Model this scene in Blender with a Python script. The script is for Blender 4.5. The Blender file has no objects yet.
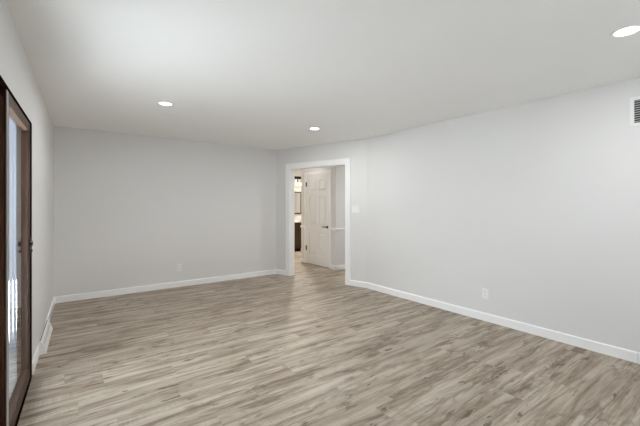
import bpy, bmesh, math, random
from mathutils import Matrix, Vector
random.seed(4)
C = bpy.context.scene
COL = C.collection
PI = math.pi

# ------------------------------------------------------------------ camera
cam_data = bpy.data.cameras.new('camera')
cam = bpy.data.objects.new('camera', cam_data)
COL.objects.link(cam)
cam_data.sensor_width = 36.0
cam_data.lens = 36.0 * 343.0 / 640.0
cam_data.shift_y = -7.5 / 640.0
cam_data.clip_start = 0.02
cam.location = (0, 0, 1.345)
cam.rotation_euler = (PI / 2, 0, -math.atan2(0.590, 0.807))
C.camera = cam

# ------------------------------------------------------------------ world / exposure
C.view_settings.view_transform = 'Standard'
C.view_settings.look = 'None'
C.view_settings.gamma = 1.0
C.view_settings.use_curve_mapping = False
C.view_settings.exposure = 0.0
C.cycles.use_denoising = True
C.cycles.max_bounces = 14
C.cycles.diffuse_bounces = 9
C.cycles.glossy_bounces = 6
C.cycles.transparent_max_bounces = 12
C.cycles.caustics_reflective = False
C.cycles.caustics_refractive = False
C.cycles.sample_clamp_indirect = 6.0

w = bpy.data.worlds.new('sky')
C.world = w
w.use_nodes = True
wn = w.node_tree
bgn = wn.nodes['Background']
sky = wn.nodes.new('ShaderNodeTexSky')
sky.sky_type = 'HOSEK_WILKIE'
sky.turbidity = 3.0
sky.sun_direction = Vector((0.5, -0.6, 0.6)).normalized()
wn.links.new(sky.outputs[0], bgn.inputs['Color'])
bgn.inputs['Strength'].default_value = 0.9


def area(name, loc, direction, sx, sy, power, color, spread=PI):
    l = bpy.data.lights.new(name, 'AREA')
    l.shape = 'RECTANGLE'
    l.size = sx
    l.size_y = sy
    l.energy = power
    l.color = color
    l.spread = spread
    o = bpy.data.objects.new(name, l)
    COL.objects.link(o)
    o.location = loc
    o.rotation_euler = Vector(direction).to_track_quat('-Z', 'Z').to_euler()
    return o


# sun over the patio, running along the house so that it lights the paving but not the room
sl = bpy.data.lights.new('sun', 'SUN')
sl.energy = 155.0
sl.angle = math.radians(1.5)
sl.color = (0.97, 0.985, 1.0)
so_ = bpy.data.objects.new('sun', sl)
COL.objects.link(so_)
so_.rotation_euler = Vector((-0.10, -0.57, -0.82)).to_track_quat('-Z', 'Y').to_euler()
# daylight fill aimed up at the ceiling, by an added window behind the photographer
area('rear_window_fill', (1.75, -1.85, 0.95), (0, 1, 0.75), 3.4, 1.7, 55, (0.95, 0.98, 1.0))
# sky light over the patio, entering by the sliding glass door
area('patio_daylight', (-3.4, 2.5, 2.7), (1, 0.0, -0.42), 4.6, 3.6, 430, (0.94, 0.975, 1.0))


# ------------------------------------------------------------------ materials
def newmat(name):
    m = bpy.data.materials.new(name)
    m.use_nodes = True
    nt = m.node_tree
    b = nt.nodes['Principled BSDF']
    return m, nt, b


def paint(name, col, rough=0.6, bump=0.02, scale=220.0, var=0.015, spec=0.3):
    m, nt, b = newmat(name)
    tc = nt.nodes.new('ShaderNodeTexCoord')
    n = nt.nodes.new('ShaderNodeTexNoise')
    n.inputs['Scale'].default_value = 1.3
    n.inputs['Detail'].default_value = 3
    nt.links.new(tc.outputs['Object'], n.inputs['Vector'])
    mx = nt.nodes.new('ShaderNodeMix')
    mx.data_type = 'RGBA'
    mx.inputs['A'].default_value = (*[c * (1 - var) for c in col], 1)
    mx.inputs['B'].default_value = (*[min(1, c * (1 + var)) for c in col], 1)
    nt.links.new(n.outputs['Fac'], mx.inputs['Factor'])
    nt.links.new(mx.outputs['Result'], b.inputs['Base Color'])
    b.inputs['Roughness'].default_value = rough
    b.inputs['Specular IOR Level'].default_value = spec
    if bump:
        n2 = nt.nodes.new('ShaderNodeTexNoise')
        n2.inputs['Scale'].default_value = scale
        nt.links.new(tc.outputs['Object'], n2.inputs['Vector'])
        bp = nt.nodes.new('ShaderNodeBump')
        bp.inputs['Strength'].default_value = bump
        bp.inputs['Distance'].default_value = 0.002
        nt.links.new(n2.outputs['Fac'], bp.inputs['Height'])
        nt.links.new(bp.outputs['Normal'], b.inputs['Normal'])
    return m


def simple(name, col, rough=0.4, metal=0.0, spec=0.5):
    return paint(name, col, rough, 0, 1, 0.03, spec) if not metal else metal_mat(name, col, rough)


def metal_mat(name, col, rough):
    m, nt, b = newmat(name)
    b.inputs['Base Color'].default_value = (*col, 1)
    b.inputs['Metallic'].default_value = 1.0
    n = nt.nodes.new('ShaderNodeTexNoise')
    n.inputs['Scale'].default_value = 60
    mr = nt.nodes.new('ShaderNodeMapRange')
    mr.inputs['To Min'].default_value = max(0.0, rough - 0.02)
    mr.inputs['To Max'].default_value = rough + 0.03
    nt.links.new(n.outputs['Fac'], mr.inputs['Value'])
    nt.links.new(mr.outputs['Result'], b.inputs['Roughness'])
    return m


def glow(name, col, strength):
    m, nt, b = newmat(name)
    b.inputs['Base Color'].default_value = (0.9, 0.9, 0.88, 1)
    b.inputs['Emission Color'].default_value = (*col, 1)
    b.inputs['Emission Strength'].default_value = strength
    return m


def glass(name, tint=(1, 1, 1), ior_value=1.45):
    """thin pane: clear, with a reflection that grows towards grazing angles"""
    m, nt, b = newmat(name)
    nt.nodes.remove(b)
    out = nt.nodes['Material Output']
    tr = nt.nodes.new('ShaderNodeBsdfTransparent')
    tr.inputs['Color'].default_value = (*tint, 1)
    gl = nt.nodes.new('ShaderNodeBsdfGlossy')
    gl.inputs['Roughness'].default_value = 0.01
    fr = nt.nodes.new('ShaderNodeFresnel')
    geo = nt.nodes.new('ShaderNodeNewGeometry')
    ior = nt.nodes.new('ShaderNodeMapRange')      # both faces of the thin pane reflect alike
    ior.inputs['To Min'].default_value = ior_value
    ior.inputs['To Max'].default_value = 1.0 / ior_value
    nt.links.new(geo.outputs['Backfacing'], ior.inputs['Value'])
    nt.links.new(ior.outputs['Result'], fr.inputs['IOR'])
    mx = nt.nodes.new('ShaderNodeMixShader')
    nt.links.new(fr.outputs[0], mx.inputs[0])
    nt.links.new(tr.outputs[0], mx.inputs[1])
    nt.links.new(gl.outputs[0], mx.inputs[2])
    nt.links.new(mx.outputs[0], out.inputs['Surface'])
    return m


def screen_mat():
    """blue-grey slats of a slightly translucent plastic"""
    m, nt, b = newmat('translucent_slat')
    nt.nodes.remove(b)
    d = nt.nodes.new('ShaderNodeBsdfDiffuse')
    d.inputs['Color'].default_value = (0.34, 0.38, 0.45, 1)
    t = nt.nodes.new('ShaderNodeBsdfTranslucent')
    n = nt.nodes.new('ShaderNodeTexNoise')
    n.inputs['Scale'].default_value = 6.0
    r = nt.nodes.new('ShaderNodeValToRGB')
    r.color_ramp.elements[0].color = (0.40, 0.47, 0.58, 1)
    r.color_ramp.elements[1].color = (0.60, 0.68, 0.80, 1)
    nt.links.new(n.outputs['Fac'], r.inputs['Fac'])
    nt.links.new(r.outputs['Color'], t.inputs['Color'])
    mx = nt.nodes.new('ShaderNodeMixShader')
    mx.inputs[0].default_value = 0.014
    nt.links.new(d.outputs[0], mx.inputs[1])
    nt.links.new(t.outputs[0], mx.inputs[2])
    nt.links.new(mx.outputs[0], nt.nodes['Material Output'].inputs['Surface'])
    return m


def wood(name, dark, light, rough=0.45, axis='Z', spec=0.12):
    m, nt, b = newmat(name)
    tc = nt.nodes.new('ShaderNodeTexCoord')
    mp = nt.nodes.new('ShaderNodeMapping')
    sc = {'X': (1.5, 40, 40), 'Y': (40, 1.5, 40), 'Z': (40, 40, 1.5)}[axis]
    mp.inputs['Scale'].default_value = sc
    nt.links.new(tc.outputs['Object'], mp.inputs['Vector'])
    n = nt.nodes.new('ShaderNodeTexNoise')
    n.inputs['Scale'].default_value = 1.6
    n.inputs['Detail'].default_value = 6
    n.inputs['Distortion'].default_value = 0.6
    nt.links.new(mp.outputs[0], n.inputs['Vector'])
    r = nt.nodes.new('ShaderNodeValToRGB')
    r.color_ramp.elements[0].position = 0.3
    r.color_ramp.elements[0].color = (*dark, 1)
    r.color_ramp.elements[1].position = 0.7
    r.color_ramp.elements[1].color = (*light, 1)
    nt.links.new(n.outputs['Fac'], r.inputs['Fac'])
    nt.links.new(r.outputs['Color'], b.inputs['Base Color'])
    b.inputs['Roughness'].default_value = rough
    b.inputs['Specular IOR Level'].default_value = spec
    bp = nt.nodes.new('ShaderNodeBump')
    bp.inputs['Strength'].default_value = 0.15
    bp.inputs['Distance'].default_value = 0.002
    nt.links.new(n.outputs['Fac'], bp.inputs['Height'])
    nt.links.new(bp.outputs['Normal'], b.inputs['Normal'])
    return m


def plank_floor():
    m, nt, b = newmat('plank_floor')
    N = nt.nodes.new
    L = nt.links.new
    tc = N('ShaderNodeTexCoord')

    def math_node(op, a=None, b_=None, c=None):
        q = N('ShaderNodeMath')
        q.operation = op
        for i, v in enumerate((a, b_, c)):
            if v is None:
                continue
            if isinstance(v, (int, float)):
                q.inputs[i].default_value = v
            else:
                L(v, q.inputs[i])
        return q.outputs[0]

    sep = N('ShaderNodeSeparateXYZ')
    L(tc.outputs['Object'], sep.inputs[0])
    X, Y = sep.outputs['X'], sep.outputs['Y']
    PW, PL = 0.18, 1.22
    row = math_node('FLOOR', math_node('DIVIDE', Y, PW))
    wn1 = N('ShaderNodeTexWhiteNoise')
    wn1.noise_dimensions = '1D'
    L(row, wn1.inputs['W'])
    xs = math_node('ADD', X, math_node('MULTIPLY', wn1.outputs['Value'], PL))
    colm = math_node('FLOOR', math_node('DIVIDE', xs, PL))
    cmb = N('ShaderNodeCombineXYZ')
    L(row, cmb.inputs[0])
    L(colm, cmb.inputs[1])
    wn2 = N('ShaderNodeTexWhiteNoise')
    wn2.noise_dimensions = '2D'
    L(cmb.outputs[0], wn2.inputs['Vector'])
    rnd = wn2.outputs['Value']
    # distance to plank edges
    fy = math_node('FRACT', math_node('DIVIDE', Y, PW))
    fx = math_node('FRACT', math_node('DIVIDE', xs, PL))
    ey = math_node('MULTIPLY', math_node('MINIMUM', fy, math_node('SUBTRACT', 1.0, fy)), PW)
    ex = math_node('MULTIPLY', math_node('MINIMUM', fx, math_node('SUBTRACT', 1.0, fx)), PL)
    edge = math_node('MINIMUM', ex, ey)
    gap = N('ShaderNodeMapRange')
    gap.inputs['From Min'].default_value = 0.0006
    gap.inputs['From Max'].default_value = 0.0022
    L(edge, gap.inputs['Value'])
    # per plank grain coordinate
    rz = math_node('MULTIPLY', rnd, 37.0)

    def coords(sx, sy, off):
        q = N('ShaderNodeCombineXYZ')
        L(math_node('MULTIPLY', X, sx), q.inputs[0])
        L(math_node('MULTIPLY', Y, sy), q.inputs[1])
        L(math_node('ADD', rz, off), q.inputs[2])
        return q.outputs[0]

    def noise(vec, scale, detail, dist=0.0, rough=0.55):
        q = N('ShaderNodeTexNoise')
        q.inputs['Scale'].default_value = scale
        q.inputs['Detail'].default_value = detail
        q.inputs['Distortion'].default_value = dist
        q.inputs['Roughness'].default_value = rough
        L(vec, q.inputs['Vector'])
        return q.outputs['Fac']

    def ramp(fac, stops):
        r = N('ShaderNodeValToRGB')
        e = r.color_ramp.elements
        while len(e) < len(stops):
            e.new(0.5)
        for el, (p, c) in zip(e, stops):
            el.position = p
            el.color = (*c, 1) if len(c) == 3 else c
        L(fac, r.inputs['Fac'])
        return r.outputs['Color']

    def mix(fac, a, bb, blend='MIX'):
        q = N('ShaderNodeMix')
        q.data_type = 'RGBA'
        q.blend_type = blend
        if isinstance(fac, (int, float)):
            q.inputs['Factor'].default_value = fac
        else:
            L(fac, q.inputs['Factor'])
        for k, v in (('A', a), ('B', bb)):
            if isinstance(v, tuple):
                q.inputs[k].default_value = (*v, 1)
            else:
                L(v, q.inputs[k])
        return q.outputs['Result']

    # broad clouding and narrower streaks along the board
    cloud = noise(coords(0.9, 8.0, 0.0), 1.5, 4, 0.15, 0.6)
    streak = noise(coords(0.9, 11.0, 7.0), 1.2, 3, 0.2, 0.5)
    tone_f = math_node('ADD', math_node('MULTIPLY', cloud, 0.55), math_node('MULTIPLY', streak, 0.45))
    base = ramp(tone_f, [(0.34, FLOOR_DARK), (0.50, FLOOR_MID), (0.64, FLOOR_LIGHT)])
    # long meandering dark lines
    vein = noise(coords(0.55, 6.5, 83.0), 1.5, 4, 0.3, 0.55)
    veinv = math_node('ABSOLUTE', math_node('SUBTRACT', vein, 0.5))
    veinc = ramp(veinv, [(0.0, (0.56, 0.51, 0.46)), (0.030, (0.76, 0.72, 0.68)), (0.075, (1.0, 1.0, 1.0))])
    base = mix(0.85, base, veinc, 'MULTIPLY')
    # cathedral grain: thin dark rings of a stretched noise, in patches
    rings = noise(coords(0.75, 5.5, 11.0), 1.0, 2, 0.15)
    ring = math_node('FRACT', math_node('MULTIPLY', rings, 22.0))
    ringv = math_node('ABSOLUTE', math_node('SUBTRACT', ring, 0.5))
    ringc = ramp(ringv, [(0.0, (0.50, 0.45, 0.40)), (0.24, (0.97, 0.97, 0.97)), (0.5, (1.06, 1.06, 1.06))])
    mask = noise(coords(0.9, 5.0, 23.0), 1.2, 3)
    maskv = N('ShaderNodeMapRange')
    maskv.inputs['From Min'].default_value = 0.46
    maskv.inputs['From Max'].default_value = 0.60
    L(mask, maskv.inputs['Value'])
    col = mix(math_node('MULTIPLY', maskv.outputs[0], 0.60), base, ringc, 'MULTIPLY')
    # fine fibre
    fib = noise(coords(4.0, 120.0, 5.0), 1.0, 6, 0.1, 0.7)
    fibc = ramp(fib, [(0.30, (0.72, 0.70, 0.68)), (0.52, (1, 1, 1)), (0.72, (1.14, 1.14, 1.14))])
    col = mix(0.55, col, fibc, 'MULTIPLY')
    # saw marks across the board
    saw = noise(coords(95.0, 4.0, 3.0), 1.0, 3)
    sawm = noise(coords(1.5, 7.0, 31.0), 1.3, 3)
    sm = N('ShaderNodeMapRange')
    sm.inputs['From Min'].default_value = 0.48
    sm.inputs['From Max'].default_value = 0.66
    L(sawm, sm.inputs['Value'])
    sawc = ramp(saw, [(0.35, (0.86, 0.85, 0.84)), (0.65, (1.10, 1.10, 1.10))])
    col = mix(sm.outputs[0], col, sawc, 'MULTIPLY')
    # dark flame patches and small knots
    kn = noise(coords(1.5, 7.0, 47.0), 1.2, 6, 0.35, 0.60)
    km = N('ShaderNodeMapRange')
    km.inputs['From Min'].default_value = 0.565
    km.inputs['From Max'].default_value = 0.625
    L(kn, km.inputs['Value'])
    col = mix(math_node('MULTIPLY', km.outputs[0], 0.66), col, mix(0.75, FLOOR_FLAME, ringc, 'MULTIPLY'))
    kn2 = noise(coords(5.0, 16.0, 61.0), 1.0, 4, 0.3, 0.6)
    km2 = N('ShaderNodeMapRange')
    km2.inputs['From Min'].default_value = 0.645
    km2.inputs['From Max'].default_value = 0.68
    L(kn2, km2.inputs['Value'])
    col = mix(math_node('MULTIPLY', km2.outputs[0], 0.80), col, FLOOR_KNOT)
    # pale cerused flecks
    fl = noise(coords(3.0, 40.0, 71.0), 1.2, 5, 0.2, 0.65)
    flm = N('ShaderNodeMapRange')
    flm.inputs['From Min'].default_value = 0.60
    flm.inputs['From Max'].default_value = 0.67
    L(fl, flm.inputs['Value'])
    col = mix(math_node('MULTIPLY', flm.outputs[0], 0.38), col, FLOOR_PALE)
    # plank to plank tone
    tone = ramp(rnd, [(0.0, (0.95, 0.945, 0.94)), (0.5, (1.0, 1.0, 1.0)), (1.0, (1.04, 1.04, 1.035))])
    col = mix(1.0, col, tone, 'MULTIPLY')
    col = mix(gap.outputs[0], mix(0.22, col, (0.10, 0.08, 0.065)), col)
    L(col, b.inputs['Base Color'])
    rr = N('ShaderNodeMapRange')
    rr.inputs['To Min'].default_value = 0.42
    rr.inputs['To Max'].default_value = 0.56
    L(fib, rr.inputs['Value'])
    L(rr.outputs[0], b.inputs['Roughness'])
    b.inputs['Specular IOR Level'].default_value = 0.32
    bp = N('ShaderNodeBump')
    bp.inputs['Strength'].default_value = 0.25
    bp.inputs['Distance'].default_value = 0.0015
    hgt = math_node('ADD', math_node('MULTIPLY', fib, 0.35), gap.outputs[0])
    L(hgt, bp.inputs['Height'])
    L(bp.outputs['Normal'], b.inputs['Normal'])
    return m


FLOOR_DARK = (0.300, 0.240, 0.182)
FLOOR_MID = (0.430, 0.368, 0.298)
FLOOR_LIGHT = (0.530, 0.470, 0.396)
FLOOR_FLAME = (0.145, 0.104, 0.072)
FLOOR_KNOT = (0.095, 0.065, 0.043)
FLOOR_PALE = (0.640, 0.590, 0.530)

M = {
    'wall': paint('wall_paint', (0.758, 0.754, 0.745), 0.55),
    'ceiling': paint('ceiling_paint', (0.92, 0.92, 0.915), 0.8),
    'trim': paint('trim_paint', (0.93, 0.93, 0.925), 0.35, 0.0),
    'door': paint('door_paint', (0.86, 0.86, 0.85), 0.38, 0.0),
    'bath': paint('bath_paint', (0.80, 0.77, 0.72), 0.55),
    'floor': plank_floor(),
    'plate': paint('white_plastic', (0.86, 0.86, 0.85), 0.35, 0.0),
    'slot': simple('dark_slot', (0.03, 0.03, 0.03), 0.6),
    'stain': wood('brown_stained_wood', (0.022, 0.011, 0.007), (0.052, 0.029, 0.019), 0.42, 'Z'),
    'stain_h_lit': wood('brown_rail_lit', (0.045, 0.025, 0.016), (0.095, 0.058, 0.039), 0.42, 'X'),  # door stain made lighter so the panel rails look lit
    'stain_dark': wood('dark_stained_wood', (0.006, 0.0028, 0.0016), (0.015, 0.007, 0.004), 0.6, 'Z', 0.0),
    'lit_slot_grey': simple('lit_strip_and_slot_grey', (0.36, 0.33, 0.30), 0.5),  # pale tone for the lit stile face, also the register's slots
    'black': simple('black_metal', (0.008, 0.008, 0.008), 0.35, 0.0),
    'glass': glass('pane_glass', (0.93, 0.96, 0.98), 1.40),
    'lamp_glass': glass('shade_glass', (0.98, 0.98, 0.97)),
    'lens': glow('lamp_lens', (1.0, 0.99, 0.97), 9.0),
    'bulb': glow('lamp_bulb', (1.0, 0.93, 0.82), 5.0),
    'vanity': wood('walnut_vanity', (0.030, 0.018, 0.009), (0.072, 0.045, 0.024), 0.45, 'Z'),
    'counter': simple('white_counter', (0.86, 0.82, 0.79), 0.25),
    'mirror': metal_mat('mirror_silver', (0.93, 0.94, 0.94), 0.0),
    'concrete': paint('patio_concrete', (0.58, 0.58, 0.57), 0.8, 0.1, 60),
    'screen': screen_mat(),
    'screen_dark': simple('screen_post_paint', (0.16, 0.18, 0.22), 0.6),
    'vinyl': paint('white_window_vinyl', (0.82, 0.82, 0.82), 0.35, 0.0),
}


# ------------------------------------------------------------------ mesh helpers
def box(bm, a, b, bevel=0.0, seg=2):
    """axis box from corner a to corner b"""
    lo = [min(p, q) for p, q in zip(a, b)]
    hi = [max(p, q) for p, q in zip(a, b)]
    vs = [bm.verts.new((x, y, z)) for x in (lo[0], hi[0]) for y in (lo[1], hi[1]) for z in (lo[2], hi[2])]
    idx = [(0, 1, 3, 2), (4, 6, 7, 5), (0, 4, 5, 1), (2, 3, 7, 6), (0, 2, 6, 4), (1, 5, 7, 3)]
    fs = [bm.faces.new([vs[i] for i in f]) for f in idx]
    if bevel:
        es = list({e for f in fs for e in f.edges})
        bmesh.ops.bevel(bm, geom=es, offset=bevel, segments=seg, profile=0.5, affect='EDGES')
    return bm


def prism(bm, pts, axis_from, axis_to):
    """extrude the (n, z) profile pts along local X"""
    a = [bm.verts.new((axis_from, p[0], p[1])) for p in pts]
    b = [bm.verts.new((axis_to, p[0], p[1])) for p in pts]
    k = len(pts)
    for i in range(k):
        j = (i + 1) % k
        bm.faces.new((a[i], a[j], b[j], b[i]))
    bm.faces.new(a[::-1])
    bm.faces.new(b)
    return bm


def poly_slab(bm, pts, z0, z1):
    a = [bm.verts.new((x, y, z0)) for x, y in pts]
    b = [bm.verts.new((x, y, z1)) for x, y in pts]
    k = len(pts)
    for i in range(k):
        j = (i + 1) % k
        bm.faces.new((a[i], a[j], b[j], b[i]))
    bm.faces.new(a[::-1])
    bm.faces.new(b)
    return bm


def lathe(bm, profile, centre=(0, 0, 0), seg=32, axis='Z'):
    """revolve (radius, height) pairs about an axis through centre"""
    rings = []
    for r, h in profile:
        ring = []
        if r < 1e-6:
            ring = [bm.verts.new(to_axis(0, 0, h, axis, centre))]
        else:
            for i in range(seg):
                t = 2 * PI * i / seg
                ring.append(bm.verts.new(to_axis(r * math.cos(t), r * math.sin(t), h, axis, centre)))
        rings.append(ring)
    for p, q in zip(rings, rings[1:]):
        for i in range(seg):
            j = (i + 1) % seg
            if len(p) == 1 and len(q) == 1:
                continue
            if len(p) == 1:
                bm.faces.new((p[0], q[i], q[j]))
            elif len(q) == 1:
                bm.faces.new((p[i], p[j], q[0]))
            else:
                bm.faces.new((p[i], p[j], q[j], q[i]))
    return bm


def to_axis(x, y, h, axis, c):
    if axis == 'Z':
        v = (x, y, h)
    elif axis == 'Y':
        v = (x, h, y)
    else:
        v = (h, x, y)
    return (v[0] + c[0], v[1] + c[1], v[2] + c[2])


def tube(bm, pts, r, seg=12):
    pts = [Vector(p) for p in pts]
    rings = []
    for i, p in enumerate(pts):
        d = (pts[min(i + 1, len(pts) - 1)] - pts[max(i - 1, 0)]).normalized()
        up = Vector((0, 0, 1)) if abs(d.z) < 0.9 else Vector((1, 0, 0))
        s1 = d.cross(up).normalized()
        s2 = d.cross(s1)
        rings.append([bm.verts.new(p + r * (s1 * math.cos(2 * PI * k / seg) + s2 * math.sin(2 * PI * k / seg))) for k in range(seg)])
    for p, q in zip(rings, rings[1:]):
        for k in range(seg):
            bm.faces.new((p[k], p[(k + 1) % seg], q[(k + 1) % seg], q[k]))
    bm.faces.new(rings[0][::-1])
    bm.faces.new(rings[-1])
    return bm


def BM():
    return bmesh.new()


def obj(name, bm, mat, parent=None, mw=None, smooth=False):
    bmesh.ops.recalc_face_normals(bm, faces=bm.faces[:])
    me = bpy.data.meshes.new(name)
    bm.to_mesh(me)
    bm.free()
    me.materials.append(M[mat])
    o = bpy.data.objects.new(name, me)
    COL.objects.link(o)
    if parent:
        o.parent = parent
    elif mw is not None:
        o.matrix_world = mw
    if smooth:
        for p in me.polygons:
            p.use_smooth = True
        es = me.edges
        try:
            me.set_sharp_from_angle(angle=math.radians(35))
        except Exception:
            pass
    return o


def tag(o, label, cat, group=None, kind=None):
    o['label'] = label
    o['category'] = cat
    if group:
        o['group'] = group
    if kind:
        o['kind'] = kind
    return o


def thing(name, label, cat, mw, group=None, kind=None):
    o = bpy.data.objects.new(name, None)
    o.empty_display_size = 0.1
    COL.objects.link(o)
    o.matrix_world = mw
    return tag(o, label, cat, group, kind)


def copy_tree(o, mw):
    c = o.copy()
    COL.objects.link(c)
    c.matrix_world = mw
    for ch in list(o.children):
        d = ch.copy()
        COL.objects.link(d)
        d.parent = c
        for g in list(ch.children):
            e = g.copy()
            COL.objects.link(e)
            e.parent = d
    return c


# ------------------------------------------------------------------ wall frames
# local X runs along the wall, local Y points out of the room (into the wall), Z is up
def frame(ox, oy, nx, ny):
    l = math.hypot(nx, ny)
    nx, ny = nx / l, ny / l
    return Matrix(((ny, nx, 0, ox), (-nx, ny, 0, oy), (0, 0, 1, 0), (0, 0, 0, 1)))


def at(F, s, n=0.0, z=0.0):
    return F @ Matrix.Translation((s, n, z))


H = 2.44
T = 0.12
TL = 0.07          # the left wall is thinner
YB, YR = 5.958, -1.39
XR = 3.92
A = (3.284, 5.958)
B = (3.92, 4.06)
SK = 0.0307
XL0 = -0.353
def xl(y): return XL0 + SK * y
F_left = frame(XL0, 0.0, -1.0, SK)
LK = math.hypot(1, SK)
F_back = frame(xl(YB), YB, 0, 1)
F_entry = frame(A[0], A[1], B[1] * -1 + A[1], B[0] - A[0])
F_right = frame(B[0], B[1], 1, 0)
F_rear = frame(XR, YR, 0, -1)
L_entry = math.hypot(B[0] - A[0], B[1] - A[1])
L_back = A[0] - xl(YB)
L_right = B[1] - YR

# ------------------------------------------------------------------ floor, ceiling
HX1, HY1 = 7.0, 9.0            # far limits of the hall and bathroom
room_l = [(xl(YR) - TL, YR - T), (HX1 + T, YR - T), (HX1 + T, HY1 + T), (xl(HY1) - TL, HY1 + T)]
tag(obj('floor', poly_slab(BM(), room_l, -0.10, 0.0), 'floor'), 'greige wood plank floor running through the empty room', 'floor', kind='structure')
tag(obj('ceiling', poly_slab(BM(), room_l, H, H + 0.1), 'ceiling'), 'flat white ceiling with recessed lights', 'ceiling', kind='structure')


# ------------------------------------------------------------------ walls
def wall(name, F, s0, s1, label, holes=(), mat='wall', z1=H, T=T):
    bm = BM()
    holes = sorted(holes)
    cur = s0
    for (a, b, lo, hi) in holes:
        box(bm, (cur, 0, 0), (a, T, z1))
        if lo > 0:
            box(bm, (a, 0, 0), (b, T, lo))
        box(bm, (a, 0, hi), (b, T, z1))
        cur = b
    box(bm, (cur, 0, 0), (s1, T, z1))
    o = obj(name, bm, mat, None, F)
    return tag(o, label, 'wall', kind='structure')


PD0, PD1, PDH = 1.60, 3.475, 1.985       # sliding patio door, along the left wall
wall('wall_left', F_left, YR * LK, YB * LK, 'light grey wall around the brown patio door', [(PD0 * LK, PD1 * LK, 0.0, PDH)], T=TL)
wall('wall_back', F_back, -TL, L_back, 'plain light grey far wall with one outlet')
OP0, OP1, OPH = 0.352, 1.601, 2.055      # cased opening
wall('wall_entry', F_entry, 0.0, L_entry, 'short angled grey wall holding the cased opening', [(OP0, OP1, 0.0, OPH)])
wall('wall_right', F_right, 0.0, L_right, 'long light grey wall on the right with a vent')
WN0, WN1, WNZ0, WNZ1 = 0.75, 3.55, 0.45, 2.15
wall('wall_rear', F_rear, 0.0, XR - xl(YR), 'grey wall behind the photographer with an added wide window', [(WN0, WN1, WNZ0, WNZ1)])

# hall walls beyond the cased opening
DX, DY0, DY1 = 4.480, 5.567, 6.89        # closet block: door face x, outside corner y, far end y
F_closet = frame(DX, DY1, 1, 0)          # s = DY1 - y
F_hall_r = frame(DX, DY0, 0, 1)          # faces the room, s = x - DX
F_bath = frame(3.3, HY1, 0, 1)
DS0, DS1, DH = DY1 - 6.672, DY1 - 5.785, 2.048
wall('wall_closet', F_closet, 0.0, DY1 - DY0, 'grey hall wall that holds the six panel door', [(DS0, DS1, 0.0, DH)])
wall('wall_hall', F_hall_r, T, HX1 - DX, 'grey hall wall with a chair rail to the right of the white door')
wall('wall_closet_end', frame(DX + T, DY1, 0, -1), -(HX1 - DX - T), 0.0, 'far end wall of the hall closet')
wall('wall_bath', F_bath, -0.4, HX1 - 3.3, 'warm white bathroom wall behind the mirror', mat='bath')
wall('wall_hall_left', frame(A[0], HY1, -1, 0), -(HY1 - YB - T), 0.0, 'left side wall of the hall')
wall('wall_hall_right', frame(HX1, HY1, 1, 0), 0.0, HY1 - YR, 'right side wall of the hall')


# ------------------------------------------------------------------ baseboards
BH, BT = 0.092, 0.014
PROF = [(0.0, 0.0), (-BT, 0.0), (-BT, BH - 0.012), (-BT + 0.004, BH - 0.003), (-BT + 0.008, BH), (0.0, BH)]


def baseboard(name, F, spans, label):
    bm = BM()
    for a, b in spans:
        prism(bm, PROF, a, b)
    return tag(obj(name, bm, 'trim', None, F), label, 'baseboard', kind='structure')


CW, CT = 0.088, 0.018      # casing width and thickness
REG0, REG1 = 3.98, 4.70    # floor register on the left wall
baseboard('baseboard_left', F_left, [((PD1 + 0.075) * LK, YB * LK)], 'white baseboard along the left wall beyond the patio door')
baseboard('baseboard_back', F_back, [(0, L_back)], 'white baseboard along the far wall')
baseboard('baseboard_entry', F_entry, [(0, OP0 - CW + 0.002), (OP1 + CW - 0.002, L_entry)], 'short white baseboards beside the cased opening')
SEAM = B[1] - 0.762
baseboard('baseboard_right', F_right, [(0, SEAM - 0.002), (SEAM + 0.002, L_right)], 'long white baseboard along the right wall')
baseboard('baseboard_rear', F_rear, [(0, XR - xl(YR))], 'white baseboard behind the photographer')
baseboard('baseboard_closet', F_closet, [(0.0, DS0 - 0.075), (DS1 + 0.05, DY1 - DY0 + BT)], 'white hall baseboard beside the six panel door')
baseboard('baseboard_hall', F_hall_r, [(-BT, HX1 - DX)], 'white hall baseboard under the chair rail')

# chair rails
RZ = 0.812
CR = [(0.0, RZ), (-0.010, RZ + 0.004), (-0.022, RZ + 0.022), (-0.030, RZ + 0.034), (-0.030, RZ + 0.046), (-0.016, RZ + 0.055), (0.0, RZ + 0.058)]
bm = BM(); prism(bm, CR, 0.0, DS0 - 0.075); prism(bm, CR, DS1 + 0.05, DY1 - DY0 + 0.030)
tag(obj('trim_1', bm, 'trim', None, F_closet), 'white chair rail ends on either side of the six panel door', 'chair rail', kind='structure')
bm = BM(); prism(bm, CR, -0.030, HX1 - DX)
tag(obj('trim_2', bm, 'trim', None, F_hall_r), 'white chair rail on the hall wall right of the six panel door', 'chair rail', kind='structure')


# ------------------------------------------------------------------ cased opening trim
def casing(bm, s0, s1, zt, wdt, thick, n0=0.0, sign=-1):
    """three-sided flat casing with an eased edge, on the face n0"""
    a, b = n0, n0 + sign * thick
    box(bm, (s0 - wdt, a, 0), (s0, b, zt + wdt), 0.004)
    box(bm, (s1, a, 0), (s1 + wdt, b, zt + wdt), 0.004)
    box(bm, (s0 - wdt + 0.002, a, zt), (s1 + wdt - 0.002, b + 0.0004, zt + wdt - 0.0004), 0.004)


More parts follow.
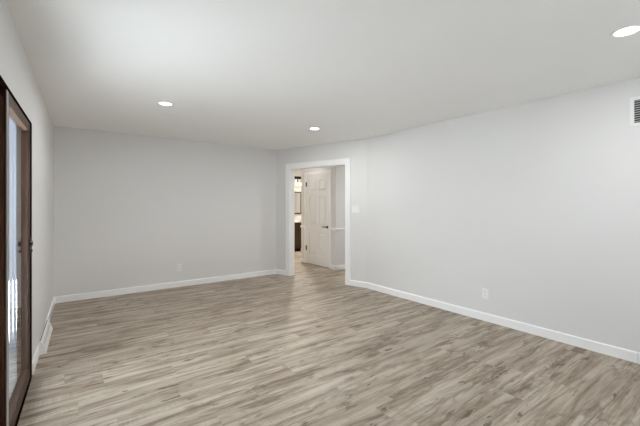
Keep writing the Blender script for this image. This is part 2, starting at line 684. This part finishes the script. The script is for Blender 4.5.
bm = BM()
casing(bm, OP0, OP1, OPH, CW, CT, 0.0, -1)
casing(bm, OP0, OP1, OPH, CW, CT, T, 1)
box(bm, (OP0 - 0.001, -0.004, 0), (OP0 + 0.016, T + 0.004, OPH))
box(bm, (OP1 - 0.016, -0.004, 0), (OP1 + 0.001, T + 0.004, OPH))
box(bm, (OP0 + 0.016, -0.004, OPH - 0.016), (OP1 - 0.016, T + 0.004, OPH + 0.001))
tag(obj('trim_3', bm, 'trim', None, F_entry), 'white casing and jamb of the wide opening to the hall', 'door casing', kind='structure')

# ------------------------------------------------------------------ door_1: sliding patio door
d1 = thing('door_1', 'dark brown wooden sliding patio door in the left wall', 'patio door', at(F_left, 0), None, 'structure')
s0, s1 = PD0 * LK, PD1 * LK
bm = BM()
JT = 0.024
JH = 0.010
box(bm, (s1 - JT, -0.010, 0), (s1 + 0.022, 0.074, PDH + 0.0), 0.002)
box(bm, (s0 - 0.022, -0.010, 0), (s0 + JT, 0.074, PDH + 0.0), 0.002)
obj('side_jamb', bm, 'stain_dark', d1)
bm = BM(); box(bm, (s0 - 0.022, -0.006, PDH - JH), (s1 + 0.022, 0.074, PDH + 0.010), 0.002)
obj('head_jamb', bm, 'stain_dark', d1)
bm = BM(); box(bm, (s0 + JT, -0.012, 0.0), (s1 - JT, 0.074, 0.020), 0.003)
obj('sill', bm, 'stain_dark', d1)


def panel(a, b, n0, n1, z0, z1, st, rt, rb):
    p = BM()
    box(p, (a + st, n0, z0), (b - st, n1, z0 + rb), 0.003)
    fr = obj('panel_bottom_rail', p, 'stain_h_lit', d1)
    p = BM(); box(p, (a + st, n0, z1 - rt), (b - st, n1, z1), 0.003)
    obj('panel_top_rail', p, 'stain_h_lit', d1)
    p = BM(); box(p, (a, n0, z0), (a + st, n1, z1), 0.003)
    sa = obj('panel_stile', p, 'stain', d1)
    p = BM(); box(p, (b - st, n0, z0), (b, n1, z1), 0.003)
    sb = obj('panel_stile', p, 'stain', d1)
    p = BM(); nm = n0 + 0.55 * (n1 - n0)
    box(p, (a + st - 0.004, nm, z0 + rb - 0.004), (b - st + 0.004, nm + 0.005, z1 - rt + 0.004))
    obj('glass_pane', p, 'glass', d1)
    return sa, sb


sa, sb = panel(2.485, s1 - JT - 0.001, -0.004, 0.036, 0.021, PDH - JH - 0.002, 0.075, 0.068, 0.095)
panel(s0 + JT + 0.001, 2.55, 0.040, 0.070, 0.021, PDH - JH - 0.002, 0.075, 0.068, 0.095)
p = BM(); box(p, (2.476, 0.002, 0.022), (2.4852, 0.034, PDH - JH - 0.003), 0.001)  # near-black strip added over the panel's end face to darken it
obj('dark_end_strip', p, 'stain_dark', d1)
p = BM(); box(p, (2.488, -0.0065, 0.024), (2.530, -0.0035, PDH - JH - 0.006), 0.001)  # pale strip gives the near stile face its lit look
obj('lit_stile_strip', p, 'lit_slot_grey', sa)
# latch handle
hx = s1 - JT - 0.036
p = BM(); box(p, (hx - 0.016, -0.010, 0.985), (hx + 0.016, -0.0035, 1.100), 0.003)
hd = obj('handle_plate', p, 'black', d1)
p = BM(); lathe(p, [(0, -0.026), (0.017, -0.024), (0.021, -0.018), (0.012, -0.010), (0, -0.010)], (hx, 0, 1.055), 20, 'Y')
obj('thumb_turn', p, 'black', hd, smooth=True)
p = BM(); box(p, (hx - 0.008, -0.022, 0.990), (hx + 0.008, -0.0095, 1.008), 0.003)
obj('thumb_latch', p, 'black', hd)

# ------------------------------------------------------------------ unseen window added behind the photographer to light the room
w1 = thing('added_window', 'wide white window added unseen behind the photographer for light', 'window', at(F_rear, 0), None, 'structure')
bm = BM()
for a, b, c, d in ((WN0, WN0 + 0.05, WNZ0, WNZ1), (WN1 - 0.05, WN1, WNZ0, WNZ1), (WN0 + 0.05, WN1 - 0.05, WNZ0, WNZ0 + 0.05), (WN0 + 0.05, WN1 - 0.05, WNZ1 - 0.05, WNZ1), (2.125, 2.175, WNZ0 + 0.05, WNZ1 - 0.05)):
    box(bm, (a, 0.02, c), (b, 0.10, d), 0.003)
obj('window_frame', bm, 'vinyl', w1)
bm = BM(); box(bm, (WN0 + 0.04, 0.058, WNZ0 + 0.04), (WN1 - 0.04, 0.063, WNZ1 - 0.04))
obj('window_pane', bm, 'glass', w1)
bm = BM(); box(bm, (WN0 - 0.08, -0.05, WNZ0 - 0.025), (WN1 + 0.08, 0.02, WNZ0), 0.004)
obj('window_sill', bm, 'trim', w1)

# ------------------------------------------------------------------ door_2: six panel hall door
d2 = thing('door_2', 'white six panel hall door with black lever', 'door', at(F_closet, 0), None, 'structure')
bm = BM()
CW2 = 0.062
casing(bm, DS0, DS1, DH, CW2, 0.014, 0.0, -1)
box(bm, (DS0 - 0.001, -0.002, 0), (DS0 + 0.010, T, DH))
box(bm, (DS1 - 0.010, -0.002, 0), (DS1 + 0.001, T, DH))
box(bm, (DS0 + 0.010, -0.002, DH - 0.010), (DS1 - 0.010, T, DH + 0.001))
obj('door_casing', bm, 'trim', d2)


def six_panel(a, b, z0, z1, n0, n1):
    """slab built of stiles and rails with raised fields sunk between them"""
    q = BM()
    st, ms = 0.112, 0.100
    wd = b - a
    mid = (a + b) / 2
    rails = [(z0, z0 + 0.205), (z0 + 0.735, z0 + 0.885), (z0 + 1.555, z0 + 1.655), (z1 - 0.115, z1)]
    back = n0 + 0.020
    box(q, (a, back, z0), (b, n1, z1))
    for u0, u1 in ((a, a + st), (mid - ms / 2, mid + ms / 2), (b - st, b)):
        box(q, (u0, n0, z0), (u1, back + 0.001, z1))
    for r0, r1 in rails:
        for u0, u1 in ((a + st, mid - ms / 2), (mid + ms / 2, b - st)):
            box(q, (u0, n0, r0), (u1, back + 0.001, r1))
    for (_, lo), (hi, _) in zip(rails, rails[1:]):
        for u0, u1 in ((a + st, mid - ms / 2), (mid + ms / 2, b - st)):
            g, h = 0.026, 0.052
            o = [q.verts.new(v) for v in ((u0 + g, back, lo + g), (u1 - g, back, lo + g), (u1 - g, back, hi - g), (u0 + g, back, hi - g))]
            i = [q.verts.new(v) for v in ((u0 + h, n0 + 0.003, lo + h), (u1 - h, n0 + 0.003, lo + h), (u1 - h, n0 + 0.003, hi - h), (u0 + h, n0 + 0.003, hi - h))]
            for k in range(4):
                j = (k + 1) % 4
                q.faces.new((o[k], o[j], i[j], i[k]))
            q.faces.new(i)
    return q


SL0, SL1 = DS0 + 0.013, DS1 - 0.013
obj('door_slab', six_panel(SL0, SL1, 0.010, DH - 0.013, 0.000, 0.036), 'door', d2)
for hz in (0.36, 1.835):
    p = BM()
    box(p, (SL0 - 0.012, -0.0165, hz - 0.05), (SL0 + 0.014, -0.001, hz + 0.05), 0.002)
    tube(p, [(SL0 - 0.001, -0.018, hz - 0.055), (SL0 - 0.001, -0.018, hz + 0.055)], 0.008)
    h = obj('hinge', p, 'black', d2)
    h['label'] = 'black butt hinge'
p = BM(); lathe(p, [(0, -0.012), (0.026, -0.012), (0.030, -0.006), (0.030, 0.001), (0, 0.001)], (SL1 - 0.062, 0, 0.880), 28, 'Y')
lv = obj('lever_rose', p, 'black', d2, smooth=True)
p = BM(); lathe(p, [(0, -0.05), (0.011, -0.05), (0.011, -0.010), (0, -0.010)], (SL1 - 0.062, 0, 0.880), 16, 'Y')
tube(p, [(SL1 - 0.055, -0.048, 0.880), (SL1 - 0.110, -0.050, 0.881), (SL1 - 0.178, -0.046, 0.880)], 0.013)
obj('lever', p, 'black', lv, smooth=True)

# ------------------------------------------------------------------ recessed ceiling lights
LCOL = (0.98, 0.985, 1.0)


def make_can(mw, label):
    t = thing('recessed_light', label, 'ceiling light', mw, 'recessed ceiling lights')
    b1 = BM()
    lathe(b1, [(0.059, -0.001), (0.065, -0.006), (0.080, -0.005), (0.086, 0.0), (0.059, 0.0)], (0, 0, 0), 40)
    obj('trim_ring', b1, 'trim', t, smooth=True)
    b2 = BM()
    lathe(b2, [(0, -0.004), (0.050, -0.0035), (0.060, -0.0015), (0.060, 0.0), (0, 0.0)], (0, 0, 0), 40)
    obj('lens', b2, 'lens', t, smooth=True)
    l = bpy.data.lights.new('downlight', 'AREA')
    l.shape = 'DISK'
    l.size = 0.115
    l.energy = 12.5
    l.color = LCOL
    o = bpy.data.objects.new('downlight', l)
    COL.objects.link(o)
    o.parent = t
    o.location = (0, 0, -0.012)
    return t


can = make_can(Matrix.Translation((0.835, 3.955, H)), 'small round recessed light over the left side of the room')
for x, y, lab in ((2.822, 3.99, 'small round recessed light near the ceiling edge by the opening'),
                  (2.824, 0.60, 'round recessed light nearest the viewer, above the wall vent on the right')):
    c = copy_tree(can, Matrix.Translation((x, y, H)))
    c['label'] = lab


# ------------------------------------------------------------------ outlets, switch
def make_outlet(mw, label):
    t = thing('wall_outlet', label, 'outlet', mw, 'wall outlets')
    b1 = BM(); box(b1, (-0.037, -0.0065, -0.060), (0.037, 0.0, 0.060), 0.003)
    pl = obj('cover_plate', b1, 'plate', t)
    for dz in (-0.021, 0.021):
        b2 = BM(); box(b2, (-0.017, -0.0085, dz - 0.0145), (0.017, -0.006, dz + 0.0145), 0.002)
        f = obj('receptacle', b2, 'plate', t)
        b3 = BM()
        box(b3, (-0.0085, -0.0088, dz - 0.002), (-0.0065, -0.0080, dz + 0.008))
        box(b3, (0.0065, -0.0088, dz - 0.002), (0.0085, -0.0080, dz + 0.007))
        box(b3, (-0.0025, -0.0088, dz - 0.010), (0.0025, -0.0080, dz - 0.006))
        obj('slots', b3, 'slot', f)
    return t


out = make_outlet(at(F_right, B[1] - 2.094, 0, 0.318), 'white outlet low on the long right wall')
c = copy_tree(out, at(F_back, 1.461 - xl(YB), 0, 0.320)); c['label'] = 'white outlet low on the far wall'
c = copy_tree(out, at(F_left, 4.40 * LK, 0, 0.340)); c['label'] = 'white outlet on the left wall above the baseboard register'

sw = thing('light_switch', 'wide white switch plate beside the cased opening', 'light switch', at(F_entry, 1.790, 0, 1.284))
b1 = BM(); box(b1, (-0.074, -0.0065, -0.058), (0.074, 0, 0.058), 0.003)
obj('cover_plate', b1, 'plate', sw)
for dx in (-0.046, 0.0, 0.046):
    b2 = BM(); prism(b2, [(-0.006, -0.033), (-0.0085, -0.033), (-0.012, 0.033), (-0.006, 0.033)], dx - 0.0165, dx + 0.0165)
    obj('rocker', b2, 'plate', sw)

# ------------------------------------------------------------------ return air grille on the right wall
gw, gz0, gz1 = 0.40, -0.128, 0.128
gr = thing('air_vent_grille', 'white wall vent with dark louvres high on the right wall', 'air vent', at(F_right, B[1] - 0.815, 0, 2.150))
b1 = BM(); fb = 0.030
box(b1, (0, -0.010, gz0), (fb, 0, gz1), 0.002)
box(b1, (gw - fb, -0.010, gz0), (gw, 0, gz1), 0.002)
box(b1, (fb, -0.010, gz0), (gw - fb, 0, gz0 + fb), 0.002)
box(b1, (fb, -0.010, gz1 - fb), (gw - fb, 0, gz1), 0.002)
obj('grille_frame', b1, 'plate', gr)
b1 = BM(); box(b1, (fb, -0.0012, gz0 + fb), (gw - fb, 0.0, gz1 - fb))
obj('duct_opening', b1, 'slot', gr)
nl = 10
for i in range(nl):
    z = gz0 + fb + (gz1 - gz0 - 2 * fb) * (i + 0.5) / nl
    b1 = BM(); prism(b1, [(-0.0015, z + 0.0040), (-0.0095, z + 0.0022), (-0.0095, z - 0.0008), (-0.0015, z + 0.0010)], fb - 0.001, gw - fb + 0.001)
    obj('louvre', b1, 'plate', gr)

# ------------------------------------------------------------------ baseboard register on the left wall
rg = thing('baseboard_register', 'white baseboard heat register on the floor along the left wall', 'register', at(F_left, REG0 * LK, 0, 0))
RL = (REG1 - REG0) * LK
prof = [(-BT - 0.0005, 0.0), (-0.062, 0.0), (-0.062, 0.018), (-0.030, 0.112), (-0.024, 0.120), (-BT - 0.0005, 0.120)]
b1 = BM(); prism(b1, prof, 0.012, RL - 0.012)
obj('register_body', b1, 'plate', rg)
pe = [(-BT - 0.0005, 0.0), (-0.066, 0.0), (-0.066, 0.019), (-0.033, 0.115), (-0.026, 0.124), (-BT - 0.0005, 0.124)]
for a, b in ((0, 0.0125), (RL - 0.0125, RL)):
    b1 = BM(); prism(b1, pe, a, b)
    obj('end_cap', b1, 'plate', rg)
b1 = BM()
for k in range(26):
    u = 0.05 + (RL - 0.10) * k / 25
    prism(b1, [(-0.0455, 0.065), (-0.0465, 0.0655), (-0.0378, 0.0908), (-0.0368, 0.0904)], u, u + 0.006)
obj('grille_slots', b1, 'lit_slot_grey', rg)
b1 = BM(); box(b1, (0.02, -0.0225, 0.1196), (RL - 0.02, -0.0165, 0.1206))  # dark strip stands in for the shadow line along the register's top
obj('shadow_strip', b1, 'slot', rg)
b1 = BM(); box(b1, (RL * 0.5 - 0.012, -0.058, 0.070), (RL * 0.5 + 0.012, -0.044, 0.080), 0.002)
obj('damper_lever', b1, 'plate', rg)

# ------------------------------------------------------------------ bathroom beyond the hall
VX0, VX1, VY, VZ = 4.55, 5.54, 8.46, 0.885
van = thing('bathroom_vanity', 'dark brown bathroom vanity with white counter seen through the opening', 'vanity', Matrix.Translation(((VX0 + VX1) / 2, VY, 0)))
hw = (VX1 - VX0) / 2
vd = HY1 - VY - 0.004
b1 = BM(); box(b1, (-hw, 0.0, 0.09), (hw, vd, VZ - 0.03), 0.002)
obj('cabinet_body', b1, 'vanity', van)
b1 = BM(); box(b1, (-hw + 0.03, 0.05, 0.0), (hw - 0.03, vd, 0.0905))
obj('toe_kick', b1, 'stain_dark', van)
for a, b in ((-hw + 0.015, -0.006), (0.006, hw - 0.015)):
    b1 = BM()
    box(b1, (a, -0.018, 0.11), (b, -0.0005, 0.66), 0.003)
    dr = obj('cabinet_door', b1, 'vanity', van)
    xk = b - 0.03 if a < 0 else a + 0.03
    b2 = BM(); tube(b2, [(xk, -0.018, 0.52), (xk, -0.042, 0.525), (xk, -0.042, 0.615), (xk, -0.018, 0.62)], 0.005)
    obj('door_handle', b2, 'black', dr, smooth=True)
    b1 = BM(); box(b1, (a, -0.018, 0.675), (b, -0.0005, VZ - 0.045), 0.003)
    obj('drawer_front', b1, 'vanity', van)
b1 = BM()
box(b1, (-hw - 0.012, -0.03, VZ - 0.03), (hw + 0.012, vd, VZ), 0.004)
box(b1, (-hw - 0.012, vd - 0.018, VZ), (hw + 0.012, vd, VZ + 0.09), 0.003)
obj('countertop', b1, 'counter', van)

fc = thing('faucet', 'black faucet standing on the white vanity counter', 'faucet', Matrix.Translation((5.20, VY + 0.36, VZ + 0.001)))
b1 = BM(); lathe(b1, [(0, 0), (0.027, 0), (0.027, 0.008), (0.017, 0.014), (0.017, 0.20), (0.0, 0.205)], (0, 0, 0), 24)
fb1 = obj('faucet_body', b1, 'black', fc, smooth=True)
b1 = BM(); tube(b1, [(0, 0.0, 0.165), (0, -0.05, 0.185), (0, -0.11, 0.180), (0, -0.135, 0.150)], 0.012)
obj('spout', b1, 'black', fc, smooth=True)
b1 = BM(); tube(b1, [(0, 0.0, 0.20), (0, 0.02, 0.225), (0, 0.06, 0.235)], 0.007)
obj('faucet_handle', b1, 'black', fc, smooth=True)

MX1 = 5.860
mr = thing('wall_mirror', 'black framed mirror over the vanity', 'mirror', Matrix.Translation((MX1 - 0.40, HY1 - 0.0005, 1.085)))
mf = 0.035
b1 = BM()
mh = 0.685
box(b1, (-0.40, -0.03, 0), (-0.40 + mf, 0, mh), 0.003)
box(b1, (0.40 - mf, -0.03, 0), (0.40, 0, mh), 0.003)
box(b1, (-0.40 + mf, -0.03, 0), (0.40 - mf, 0, mf), 0.003)
box(b1, (-0.40 + mf, -0.03, mh - mf), (0.40 - mf, 0, mh), 0.003)
obj('mirror_frame', b1, 'black', mr)
b1 = BM(); box(b1, (-0.40 + mf - 0.004, -0.012, mf - 0.004), (0.40 - mf + 0.004, -0.006, mh - mf + 0.004))
obj('mirror_glass', b1, 'mirror', mr)

vl = thing('vanity_light', 'black bar light with clear glass shades above the mirror', 'wall light', Matrix.Translation((MX1 - 0.36, HY1 - 0.0005, 2.205)))
b1 = BM(); box(b1, (-0.36, -0.035, -0.04), (0.36, 0, 0.04), 0.004)
obj('light_bar', b1, 'black', vl)
for dx in (-0.29, -0.145, 0.0, 0.145, 0.29):
    b1 = BM()
    tube(b1, [(dx, -0.03, -0.01), (dx, -0.09, -0.01), (dx, -0.11, -0.03), (dx, -0.11, -0.10)], 0.009)
    lathe(b1, [(0, -0.09), (0.022, -0.09), (0.026, -0.15), (0, -0.15)], (dx, -0.11, 0), 18)
    so = obj('lamp_socket', b1, 'black', vl, smooth=True)
    b2 = BM(); lathe(b2, [(0.028, -0.10), (0.044, -0.16), (0.056, -0.33), (0.053, -0.33), (0.041, -0.16), (0.026, -0.103)], (dx, -0.11, 0), 28)
    obj('glass_shade', b2, 'lamp_glass', so, smooth=True)
    b3 = BM(); lathe(b3, [(0, -0.15), (0.014, -0.155), (0.030, -0.20), (0.030, -0.225), (0.018, -0.25), (0, -0.257)], (dx, -0.11, 0), 20)
    obj('light_bulb', b3, 'bulb', so, smooth=True)
l = bpy.data.lights.new('vanity_glow', 'AREA'); l.energy = 9; l.size = 0.6; l.size_y = 0.12; l.shape = 'RECTANGLE'; l.color = (1.0, 0.90, 0.78)
o = bpy.data.objects.new('vanity_glow', l); COL.objects.link(o); o.parent = vl
o.location = (0, -0.22, -0.28); o.rotation_euler = (math.radians(-35), 0, 0)

# hall and bathroom lights added as fill, out of sight above the opening's head
hl = copy_tree(can, Matrix.Translation((4.05, 6.3, H)))
hl['label'] = 'unseen round recessed light added to brighten the hall beyond the opening'
bl = copy_tree(can, Matrix.Translation((5.0, 7.9, H)))
bl['label'] = 'unseen round recessed light added to brighten the bathroom by the vanity'
hr_ = copy_tree(can, Matrix.Translation((5.1, 4.2, H)))
hr_['label'] = 'unseen round recessed light added to brighten the hall beside the long right wall'
for t, e in ((hl, 1.9), (bl, 46.0), (hr_, 26.0)):
    for ch in t.children:
        if ch.type == 'LIGHT':
            ch.data = ch.data.copy()
            ch.data.energy = e
            ch.data.color = (1.0, 0.985, 0.965) if t is not bl else (1.0, 0.91, 0.80)

# ------------------------------------------------------------------ outside the patio door
tag(obj('patio_slab', poly_slab(BM(), [(-9, -2), (xl(-2) - TL, -2), (xl(9) - TL, 9), (-9, 9)], -0.22, -0.12), 'concrete'), 'grey concrete patio outside the glass door', 'patio', kind='structure')
sx0, sx1, sy = -1.10, xl(4.3) - TL - 0.01, 4.3
ps = thing('privacy_screen', 'blue-grey upright slat screen seen through the patio door glass', 'fence', Matrix.Translation((sx0, sy, -0.12)))
b1 = BM()
k = 0.0
while k < (sx1 - sx0) - 0.022:
    box(b1, (k, 0, 0.05), (k + 0.020, 0.010, 2.5))
    k += 0.026
obj('slat_panel', b1, 'screen', ps)
for z, zh in ((0.10, 0.07), (1.08, 0.05), (2.02, 0.30)):
    b1 = BM(); box(b1, (0, 0.0102, z), (sx1 - sx0, 0.06, z + zh), 0.003)
    obj('cross_rail', b1, 'screen_dark', ps)
for k in (0.0,):
    b1 = BM(); box(b1, (k, 0.0605, 0.0), (k + 0.09, 0.15, 2.55), 0.004)
    obj('post', b1, 'screen_dark', ps)
